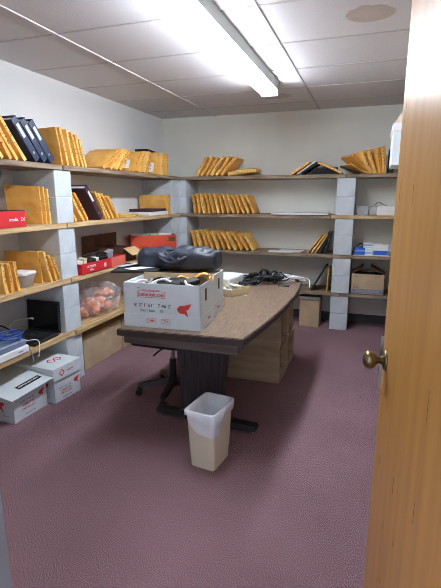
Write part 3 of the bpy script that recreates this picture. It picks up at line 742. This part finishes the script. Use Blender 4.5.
w2 = thing('record_carton', 'closed white carton with red diamonds on its lid, on carpet by the pillar', 'carton', (-2.255, 2.563, 0), (0, 0, R(-4.5)), 'white record cartons on the carpet')
put(open_carton(MB(), -.175, .175, -.135, .135, 0, .20), 'body', M_white, w2)
print_side(w2, .27, .15, 0, (.1755, 0, 0), FACE_X)
bb = MB(); bird(bb, .095, .105, .06); put(bb, 'bird_logo', M_red, w2, loc=(.1756, 0, 0), rot=FACE_X)
bb = MB(); bird(bb, .08, .11, .09); put(bb, 'bird_logo', M_red, w2, loc=(0, -.1356, 0), rot=FACE_Y)
pr = []; tm('16 x 9', .02, .1, .045); put(join_meshes(pr), 'grey_lettering', M_grey, w2, loc=(0, -.1356, 0), rot=FACE_Y)
ld = MB(); ld.span(-.186, .186, -.146, .146, .262, .266); 
for a in ((-.186, -.182, -.146, .146), (.182, .186, -.146, .146), (-.186, .186, -.146, -.142), (-.186, .186, .142, .146)): ld.span(*a, .172, .264)
lid = put(ld, 'lid', M_white, w2)
dm = MB()
def diamond(mb, x, y, s, t=.003):
    for k in range(4):
        a = pi/2*k; b_2 = a+pi/2
        p0 = Vector((x+s*cos(a), y+s*sin(a), 0)); p1 = Vector((x+s*cos(b_2), y+s*sin(b_2), 0)); dd = (p1-p0); mb.box((p0+p1)/2, (dd.length+t, t, .0008), rot=(0, 0, math.atan2(dd.y, dd.x)))
diamond(dm, .06, -.02, .034, .010); diamond(dm, .06, .04, .034, .010); put(dm, 'diamond_logo', M_red, lid, loc=(-.02, .01, .2665))
dm = MB(); diamond(dm, -.06, .220, .024, .007); put(dm, 'diamond_logo', M_red, lid, loc=(.1865, 0, 0), rot=FACE_X)
pr = []; tm('Sumatityk', .018, .025, .220); put(join_meshes(pr), 'red_print', M_red, lid, loc=(.1865, 0, 0), rot=FACE_X)

# ---------------------------------------------------------------- brown cartons on the floor under the far left shelf
def sealed(name, label, loc, rz, sx, sy, sz, m=M_kraft, group=None, tape=True):
    t = thing(name, label, 'carton', loc, (0, 0, rz), group)
    put(MB().span(-sx/2, sx/2, -sy/2, sy/2, 0, sz, bev=.002), 'body', m, t)
    if tape:
        g = MB(); g.span(-sx/2-.0005, sx/2+.0006, -.025, .025, sz, sz+.0008); g.span(sx/2, sx/2+.0008, -.025, .025, sz-.05, sz+.0008); put(g, 'packing_tape', mat('tape', (204, 170, 122), .3), t)
    return t
t = sealed('brown_carton', 'brown cardboard carton under the left shelving right beside the block pillar', (-2.43, 3.315, .001), 0, .34, .61, .285, group='brown cartons under the left shelving')
put(MB().span(-.155, .172, -.305, .305, .286, .300), 'top_flap', mat('kraft_light', (212, 180, 132), .8), t)
sealed('brown_carton', 'brown cardboard carton under the left shelving, behind the one beside the pillar', (-2.43, 3.94, .001), 0, .34, .60, .30, group='brown cartons under the left shelving')
# back wall floor carton
t = sealed('brown_carton', 'brown carton with a grey lid on carpet against the back wall', (-.61, 5.12, .001), 0, .225, .29, .33, group=None, tape=False)
put(MB().span(-.12, .12, -.155, .155, .315, .355, bev=.003), 'lid', mat('grey_lid', (122, 120, 116), .6), t)
# carton with blue print on the lowest back shelf
t = ctn('printed_carton', 'open brown carton with blue printed band on the lowest shelf by the door', 'carton', (.005, 5.12, Z1+.001), 0, .345, .30, .225, M_kraft)
put(MB().box((0, 0, 0), (.33, .0008, .042)), 'blue_band', mat('faded_blue', (104, 116, 150), .7), t, loc=(0, -.1506, .035))
pr = []; tm('CASCADE SERVICES', .03, 0, 0, .95); put(join_meshes(pr), 'band_lettering', mat('pale_print', (186, 172, 150), .7), t, loc=(0, -.1512, .035), rot=FACE_Y)
pr = []; tm('SUITE', .02, -.12, .075); tm('4 x 275', .016, .10, .195); tm('TOP', .018, -.13, .195); put(join_meshes(pr), 'dark_lettering', M_ink, t, loc=(0, -.1506, 0), rot=FACE_Y)
f = MB(); f.hexa([(-.172, -.15, .225), (-.172, .15, .225), (-.168, .15, .225), (-.168, -.15, .225)], [(-.06, -.15, .30), (-.06, .15, .30), (-.056, .15, .298), (-.056, -.15, .298)]); put(f, 'flap', M_kraftd, t)
f = MB(); f.hexa([(.168, -.15, .225), (.168, .15, .225), (.172, .15, .225), (.172, -.15, .225)], [(.02, -.15, .295), (.02, .15, .295), (.024, .15, .298), (.024, -.15, .298)]); put(f, 'flap', M_kraftd, t)
o = put(MB().box((0, 0, .1), (.30, .26, .2), bev=.01), 'folded_garment', M_blackm, loc=(.005, 5.12, Z1+.008)); tag(o, 'dark folded cloth filling the open blue-banded carton by the door', 'cloth')
# small stuff on the second lowest shelf by the door
o = put(MB().span(-.2, .2, -.19, .17, 0, .003), 'shelf_paper', M_paper, loc=(.03, 5.15, Z2+.0008)); tag(o, 'white lining sheet under the blue boxes near the door', 'paper')
def smallbox(name, label, loc, s, m, rz=0, band=None, cat='box', group=None):
    t = thing(name, label, cat, loc, (0, 0, rz), group); put(MB().span(-s[0]/2, s[0]/2, -s[1]/2, s[1]/2, 0, s[2], bev=.001), 'body', m, t)
    if band:
        put(MB().box((0, -s[1]/2-.0005, s[2]*band[1]), (s[0]*.94, .001, s[2]*band[2])), 'printed_band', band[0], t)
    return t
smallbox('blue_box', 'bright blue small box on the white sheet beside the block pillar', (-.105, 5.05, Z2+.005), (.105, .12, .075), M_blue, .1, (mat('light_blue', (130, 176, 232), .5), .6, .22))
smallbox('paper_carton', 'white and pale blue flat box, bottom of the middle stack near the door', (-.02, 5.08, Z2+.005), (.10, .14, .045), M_paper, 0, (mat('light_blue', (130, 176, 232), .5), .5, .4), group='pale boxes near the door')
smallbox('paper_carton', 'white and pale blue flat box, middle of the stack near the door', (-.018, 5.08, Z2+.051), (.098, .14, .04), mat('pale_blue_card', (196, 214, 230), .5), 0, (M_paper, .5, .4), group='pale boxes near the door')
smallbox('paper_carton', 'white and pale blue flat box, topmost of the stack near the door', (-.02, 5.08, Z2+.092), (.095, .13, .035), M_paper, .05, (mat('teal_band', (110, 170, 190), .5), .5, .4), group='pale boxes near the door')
smallbox('tissue_box', 'white box with royal blue lower band next to the door edge', (.115, 5.06, Z2+.005), (.155, .13, .115), M_paper, -.04, (M_blue, .24, .4))
o = put(MB().box((0, 0, 0), (.08, .10, .004)), 'price_tag', M_paper, loc=(.09, 5.05, Z2+.123)); tag(o, 'small white card on top of the blue-banded box near the door', 'card')
b = MB(); b.tube([(-.13, 5.1, Z2+.084), (-.10, 5.08, Z2+.12), (-.06, 5.09, Z2+.10), (-.08, 5.12, Z2+.085)], .006); o = put(b, 'tangled_cable', M_blackm); tag(o, 'black cable bundle on top of the bright blue box', 'cable')
# second highest shelf by the door
def tub(label, loc, sx, sy, sz, group, m=M_clear):
    t = thing('storage_tub', label, 'tub', loc, (0, 0, 0), group)
    k = .9; b = MB()
    b.add(loft([[Vector((x*k, y*k, 0)) for x, y in ((-sx/2, -sy/2), (sx/2, -sy/2), (sx/2, sy/2), (-sx/2, sy/2))], [Vector((x, y, sz)) for x, y in ((-sx/2, -sy/2), (sx/2, -sy/2), (sx/2, sy/2), (-sx/2, sy/2))]]))
    put(b, 'tub_body', m, t); r_ = MB()
    for a in ((0, -sy/2, sx, .008), (0, sy/2, sx, .008), (-sx/2, 0, .008, sy), (sx/2, 0, .008, sy)): r_.box((a[0], a[1], sz), (a[2], a[3], .008))
    put(r_, 'rim', M_grey, t); return t
tub('clear plastic tub on the second highest shelf right beside the block pillar', (-.10, 5.10, Z3+.002), .12, .2, .095, 'clear tubs by the door')
tub('clear plastic tub on the second highest shelf before the white box', (.005, 5.12, Z3+.002), .08, .18, .085, 'clear tubs by the door')
smallbox('router_box', 'white box with a curled black wire on top near the door edge', (.135, 5.10, Z3+.001), (.17, .16, .095), M_paper)
b = MB(); b.tube([(.02, 5.02, Z3+.105), (.06, 5.03, Z3+.14), (.10, 5.04, Z3+.115), (.14, 5.06, Z3+.100)], .003); o = put(b, 'black_wire', M_black); tag(o, 'thin black wire looping above the white box near the door', 'wire')
# white sheets on back shelves
o = put(MB().span(-.31, .31, -.20, .19, 0, .014), 'foam_board', M_paper, loc=(-.765, 5.135, Z3+.0008)); tag(o, 'white foam board sheet lying on the back second highest shelf', 'board')
for i, (x, y, r_) in enumerate(((-.98, 5.06, .15), (-.87, 5.10, -.1))):
    o = put(MB().span(-.14, .14, -.10, .10, 0, .003+.002*i), 'paper_sheet', M_paper, loc=(x, y, Z2+.0008+.0035*i), rot=(0, 0, r_)); tag(o, f'loose white paper, {["lower","upper"][i]} of two on the back second lowest shelf', 'paper', 'papers on the back shelf')

# white carton on the right-hand shelving, poking past the door
t = thing('banker_box', 'tall white storage carton with flared lid poking out past the door edge', 'carton', (.30, 3.95, Z4+.001), (0, 0, 0))
put(MB().span(-.19, .19, -.25, .25, 0, .26, bev=.003), 'body', M_white, t)
put(MB().span(-.198, .198, -.26, .26, .245, .30, bev=.003), 'strap_band', M_paper, t)
put(MB().hexa([(-.19, -.25, .30), (.19, -.25, .30), (.19, .25, .30), (-.19, .25, .30)], [(-.10, -.26, .44), (.19, -.26, .44), (.19, .26, .44), (-.10, .26, .44)]), 'lid', mat('cream_card', (220, 208, 184), .7), t, label='cream coloured flared lid')

# ---------------------------------------------------------------- left shelves: boxes, electronics, bags
# red box, doorway half of the second highest shelf
t = thing('red_box', 'long flat red box with white lettering beside the large envelopes', 'box', (-2.275, 2.18, Z3+.001))
put(MB().span(-.08, .08, -.23, .23, 0, .105, bev=.002), 'body', M_redbox, t)
put(MB().span(-.078, .078, -.228, .228, .105, .109), 'top_panel', M_blackm, t)
pr = []; tm('media', .032, .12, .05); tm('KART', .024, -.05, .045); tm('2X', .03, .20, .05); put(join_meshes(pr), 'white_lettering', M_paper, t, loc=(.0806, 0, 0), rot=FACE_X)
b_cols = [M_black, M_grey, M_black, M_grey]
for i in range(4):
    b = MB(); y = 2.315+.014*i; b.tube([(-2.42, y-.1, Z3+.008), (-2.40, y-.05, Z3+.02), (-2.38, y-.02, Z3+.12), (-2.36, y-.01, Z3+.22), (-2.35, y+.02, Z3+.30), (-2.36, y+.05, Z3+.36), (-2.40, y+.07, Z4-.045)], .005)
    o = put(b, 'hanging_cable', b_cols[i], smooth=True); tag(o, f'{["black","grey","black","grey"][i]} cable hanging behind the red box, {ORD[i]} from the doorway end', 'cable', 'cables hanging under the top shelf')
# lidded tub
t = thing('lidded_tub', 'small clear food tub with white lid between the manila envelopes', 'tub', (-2.325, 2.455, Z2+.001), (0, 0, .1))
b = MB(); b.add(loft([[Vector(p) for p in ringpts(.12, .12, 0, 24, .35)], [Vector(p) for p in ringpts(.15, .15, .085, 24, .35)]])); put(b, 'tub_body', M_clear, t, smooth=True)
b = MB(); b.prism([(p.x, p.y) for p in ringpts(.162, .162, 0, 24, .35)], .085, .105, bev=.004); put(b, 'lid', M_paper, t, label='white snap-on lid')
# laptop on the lowest shelf
t = thing('laptop', 'open black laptop standing against the block pillar on the lowest left shelf', 'laptop', (-2.372, 2.565, Z1+.001), (0, 0, R(3)))
put(MB().span(-.145, .145, -.17, .12, 0, .024, bev=.004), 'base', M_black, t)
kb = MB()
for r_ in range(5):
    for q in range(11): kb.box((-.118+q*.0236, .075-r_*.024, .0252), (.019, .019, .003))
put(kb, 'keyboard', M_blackm, t)
sc = MB(); sc.box((0, 0, .125), (.30, .012, .25), bev=.004); so = put(sc, 'screen', M_black, t, loc=(0, .128, .012), rot=(R(-3), 0, 0))
put(MB().box((0, -.0066, .13), (.262, .001, .21)), 'display_panel', mat('dark_glass', (10, 12, 16), .2), so)
dd = MB()
for q in range(9): dd.box((.141, -.0068, .03+q*.022), (.004, .001, .007))
put(dd, 'edge_dots', M_grey, so)
o = put(MB().box((0, 0, 0), (.030, .018, .012), bev=.003), 'cable_plug', M_paper, loc=(-2.43, 2.628, Z1+.135), rot=(0, .2, 0)); tag(o, 'white plug hanging before the laptop screen', 'plug')
b = MB(); b.tube([(-2.43, 2.62, Z1+.135), (-2.46, 2.5, Z1+.15), (-2.46, 2.42, Z1+.10), (-2.40, 2.36, Z1+.06), (-2.30, 2.38, Z1+.045), (-2.22, 2.44, Z1+.04), (-2.188, 2.41, Z1-.03), (-2.19, 2.40, Z1-.07)], .0035); o = put(b, 'white_cable', M_paper, smooth=True); tag(o, 'thin white cable looping from the laptop over the shelf edge', 'cable')
b = MB(); b.tube([(-2.40, 2.42, Z1+.03), (-2.36, 2.37, Z1+.075), (-2.28, 2.35, Z1+.04), (-2.21, 2.345, Z1+.012), (-2.186, 2.34, Z1-.05), (-2.188, 2.34, Z1-.09)], .004); o = put(b, 'power_cable', M_grey, smooth=True); tag(o, 'grey power cord drooping over the shelf edge below the white device', 'cord')
t = thing('white_device', 'white and grey flat electronic device under tangled blue cable', 'device', (-2.31, 2.12, Z1+.001), (0, 0, 0))
put(MB().span(-.12, .12, -.22, .20, 0, .05, bev=.006), 'lower_case', M_paper, t); put(MB().span(-.115, .112, -.21, .19, .05, .095, bev=.008), 'upper_case', mat('bluegrey_plastic', (120, 134, 158), .4), t)
pr = []; tm('canon', .018, .12, .025); put(join_meshes(pr), 'blue_lettering', M_blue, t, loc=(.1206, 0, 0), rot=FACE_X)
b = MB(); rr = random.Random(2); pts = []
for i in range(26): a = i*.75; pts.append((-2.27+.06*cos(a)+rr.uniform(-.01, .01), 2.245+.085*sin(a)+rr.uniform(-.01, .01), Z1+.104+.002*i))
b.tube(pts, .0055); o = put(b, 'blue_cable', mat('blue_cable', (52, 88, 170), .4), smooth=True); tag(o, 'tangled blue network cable heaped on the white device', 'cable')
b = MB(); b.tube([(-2.50, 2.22, Z1+.006), (-2.49, 2.26, Z1+.10), (-2.47, 2.34, Z1+.15), (-2.45, 2.42, Z1+.10), (-2.44, 2.46, Z1+.03)], .006); o = put(b, 'black_cable', M_black, smooth=True); tag(o, 'black cable arching behind the blue one on the lowest shelf', 'cable')

# red tray with odds and ends
t = thing('red_tray', 'shallow open red cardboard tray of oddments on the left shelving', 'tray', (-2.27, 3.30, Z2+.001), (0, 0, 0))
put(open_carton(MB(), -.08, .08, -.34, .34, 0, .088, .004), 'body', M_redbox, t)
put(MB().span(.0802, .0815, .10, .34, 0, .088), 'plain_panel', M_salmon, t, label='salmon coloured end panel')
pr = []; tm('ULTIMATE', .028, -.20, .055); tm('cables', .022, -.20, .028); sm = join_meshes(pr)
for q in range(4): sm.box((.0, .042, 0), (.045, .006, .0006), rot=(0, 0, pi/4*q))
put(sm, 'white_print', M_paper, t, loc=(.0806, 0, 0), rot=FACE_X)
oddm = [(3.02, .05, M_paper, (.05, .07, .05), 'white_block', 'cream plastic block'), (3.10, .06, mat('cream_plastic', (214, 206, 176), .5), (.06, .06, .06), 'cream_adapter', 'cream adapter'),
        (3.19, .085, M_black, (.07, .10, .035), 'black_adapter', 'black power adapter'), (3.28, .08, M_paper, (.05, .09, .04), 'white_adapter', 'white power adapter'),
        (3.37, .09, M_black, (.06, .12, .035), 'black_speaker', 'black rounded gadget'), (3.49, .075, M_grey, (.05, .13, .075), 'grey_box', 'pale grey small carton')]
for i, (y, z, m, s, nm, lb_) in enumerate(oddm):
    o = put(MB().box((0, 0, 0), s, bev=.008 if m is M_black else .003), nm, m, loc=(-2.27-.01*(i % 2), y, Z2+.04+s[2]/2+z*.35), rot=(.1*(i % 3-1), .15, .2*(i % 2)))
    tag(o, f'{lb_}, {ORD[i]} from the block pillar in the red tray', 'gadget', 'oddments in the red tray')
b = MB(); b.tube([(-2.29, 3.12, Z2+.13), (-2.26, 3.19, Z2+.145), (-2.28, 3.26, Z2+.14), (-2.25, 3.32, Z2+.15), (-2.28, 3.38, Z2+.14), (-2.26, 3.43, Z2+.12)], .011); o = put(b, 'coiled_cord', M_blackm, smooth=True); tag(o, 'thick black cord lying across the oddments of the red tray', 'cord')
# brown open box behind
t = thing('brown_box', 'dark brown printed box with raised back panel behind the red tray', 'carton', (-2.44, 3.80, Z2+.001), (0, 0, 0))
put(open_carton(MB(), -.14, .17, -.06, .19, 0, .13), 'body', M_kraftd, t)
put(MB().box((-.142, .02, .135), (.006, .60, .24), rot=(0, R(2), 0)), 'raised_panel', M_kraftd, t)
put(MB().hexa([(.17, -.06, .130), (.17, .15, .130), (.175, .15, .134), (.175, -.06, .134)], [(.27, -.06, .065), (.27, .17, .065), (.275, .17, .069), (.275, -.06, .069)]), 'open_flap', mat('kraft_light', (212, 180, 132), .8), t, label='light unprinted cardboard flap folded outward')
# orange box
t = thing('orange_box', 'orange-red cardboard box filled with papers near the corner shelf', 'box', (-2.345, 4.50, Z2+.001), (0, 0, R(37)))
put(open_carton(MB(), -.255, .255, -.10, .10, 0, .20), 'body', M_orange, t)
pr = []; tm('Epson', .03, -.12, .08); tm('set', .02, .15, .14); put(join_meshes(pr), 'dark_lettering', mat('maroon_print', (120, 40, 30), .6), t, loc=(0, -.1006, 0), rot=FACE_Y)
put(MB().box((.2, -.1006, .155), (.07, .001, .05)), 'dark_label', M_kraftd, t)
for i in range(4):
    a = R(37); lx, ly = -.16+.10*i, .0+.02*(i % 2)
    o = put(MB().box((0, 0, .105), (.16, .012, .21), rot=(.12*(i-1), 0, .1*i), bev=.002), 'document_bundle', [M_paper, M_grey, mat('green_card', (150, 170, 140), .7), M_paper][i], loc=(-2.345+cos(a)*lx-sin(a)*ly, 4.50+sin(a)*lx+cos(a)*ly, Z2+.01), rot=(0, 0, a))
    tag(o, f'{ORD[i]} bundle of papers from the wall side, standing in the orange box', 'papers', 'papers in the orange box')

# clear plastic bag with orange packets on the lowest shelf
t = thing('plastic_bag', 'crumpled clear plastic bag of orange packets on the lowest left shelf', 'bag', (-2.33, 3.36, Z1+.001))
def pb(u, v):
    a = 2*pi*u; ph = pi*(v-.5)
    k = 1+.07*sin(7*a+5*ph)+.06*sin(11*a-8*ph+1)+.04*sin(17*a+13*ph)
    return (.145*cos(a)*cos(ph)**.7*k, .29*sin(a)*abs(cos(ph))**.7*k, max(0, .135+.135*sin(ph)*k*(1+.15*sin(3*a))))
b = MB(); b.grid(pb, 36, 20, close_u=True); put(b, 'film', mat('bag_film', (222, 210, 214), .12, alpha=.24, bump=.8, bscale=8), t)
rr = random.Random(8)
pk = [(-.02, -.20), (.04, -.10), (-.04, -.02), (.05, .07), (-.01, .16), (.03, -.17), (-.03, .09), (.05, -.04), (-.02, -.10), (.03, .13), (.0, .03)]
for i, (px, py) in enumerate(pk):
    z = Z1+.012+(.052 if i < 5 else .115 if i < 9 else .165)
    b = MB(); b.grid(lambda u, v: (.060*cos(2*pi*u)*cos(pi*(v-.5))*(1+.2*sin(6*pi*u)), .055*sin(2*pi*u)*cos(pi*(v-.5)), (.030+.010*sin(4*pi*u))*sin(pi*(v-.5))), 14, 8, close_u=True)
    o = put(b, 'orange_packet', M_orangestuff, loc=(-2.33+px, 3.36+py, z), rot=(rr.uniform(-1, 1), rr.uniform(-1, 1), rr.uniform(0, 3)), smooth=True)
    tag(o, f'{ORD[i]} crinkled orange packet from the pillar side inside the clear bag', 'packet', 'packets in the clear bag')

# ---------------------------------------------------------------- things on the table beyond the cartons
t = thing('parts_box', 'small shallow beige box of white packets on the table by the cartons', 'box', (-1.0, 3.20, DT+.001), (0, 0, R(-28)))
put(open_carton(MB(), -.10, .10, -.10, .10, 0, .052, .004), 'body', mat('beige_card', (200, 184, 146), .7), t)
for i in range(3):
    o = put(MB().box((0, 0, 0), (.09, .06, .012), bev=.004), 'foil_packet', [M_paper, M_grey, M_paper][i], loc=(-1.03+.03*i, 3.18+.02*i, DT+.040+.011*i), rot=(.1, .1*i, .5*i)); tag(o, f'{["white","grey","white"][i]} packet, {["bottom","middle","top"][i]} one in the shallow beige box', 'packet', 'packets in the beige box')
o = put(MB().box((0, 0, .045), (.19, .30, .09), bev=.03, seg=4), 'foam_case', mat('foam_white', (220, 224, 232), .5), loc=(-1.13, 3.50, DT+.001), rot=(0, 0, R(-8)), smooth=True); tag(o, 'rounded white foam case standing behind the cartons on the table', 'case')
o = thing('paper_stack', 'stack of white papers lying at the far side of the table', 'papers', (-1.10, 3.78, DT+.001), (0, 0, .15))
for k, (w_, d_) in enumerate(((.36, .16), (.34, .15))): put(MB().box((0, .0, .012+.02*k), (w_, d_, .018)), 'paper_layer', M_paper if k else mat('cream_paper', (220, 222, 206), .7), o)
rr = random.Random(21)
def tangle(cx, cy, rx, ry, n, r, m, name, label, z0=.006, zh=.05, cat='cable'):
    pts = []
    a = rr.uniform(0, 6)
    for i in range(n):
        a += rr.uniform(.5, 1.2); q = rr.uniform(.45, 1)
        pts.append((cx+rx*q*cos(a), cy+ry*q*sin(a), DT+z0+rr.uniform(0, zh)))
    b = MB(); b.tube(pts, r); o = put(b, name, m, smooth=True); return tag(o, label, cat)
tangle(-.90, 3.66, .17, .09, 26, .008, M_blackm, 'tangled_cable', 'heap of black cable in the middle of the far end of the table', .009, .06)
tangle(-.80, 3.72, .10, .08, 24, .009, M_blackm, 'tangled_cable', 'tallest heap of black cable near the far end of the table', .010, .11)
tangle(-.76, 3.70, .16, .06, 16, .006, mat('blue_black', (38, 46, 64), .4), 'tangled_cable', 'slate blue cable woven through the black heap', .03, .07)
tangle(-1.0, 3.56, .13, .06, 18, .008, M_blackm, 'tangled_cable', 'low black cable heap beside the white foam case', .009, .03)
tangle(-.67, 3.78, .11, .05, 12, .004, M_paper, 'white_cable', 'loose white cable beside the tallest black heap', .006, .04)
b = MB(); pts = []
for i in range(30): a = -.6+i*.62; pts.append((-.655+.008*sin(i*1.7)+.14*cos(a), 3.775+.095*sin(a), DT+.012+.0011*i+.022*(1+cos(a+2))))
pts += [(-.50, 3.84, DT+.03), (-.47, 3.78, DT+.0), (-.465, 3.72, DT-.02)]
b.tube(pts, .0055); o = put(b, 'white_cable', M_paper, smooth=True); tag(o, 'coiled white cable with an end hanging over the far table corner', 'cable')
for i, (x, y, s, r_) in enumerate(((-.86, 3.78, (.11, .05, .03), .3), (-.72, 3.66, (.09, .045, .03), -.4), (-.95, 3.72, (.08, .05, .03), .9), (-.60, 3.86, (.07, .04, .028), .1), (-.66, 3.60, (.10, .03, .012), -.1))):
    o = put(MB().box((0, 0, s[2]/2), s, bev=.005), 'power_brick', M_black, loc=(x, y, DT+.001+(.05 if i < 3 else .0)), rot=(0, 0, r_)); tag(o, f'black power brick in the cable heap, {ORD[i]} of five', 'charger', 'power bricks on the table')
b = MB(); b.box((0, 0, .0004), (.02, .012, .0008), rot=(0, 0, .4)); o = put(b, 'paper_scrap', M_paper, loc=(-.87, 3.16, DT+.001)); tag(o, 'tiny white paper scrap lying alone on the tabletop', 'paper')
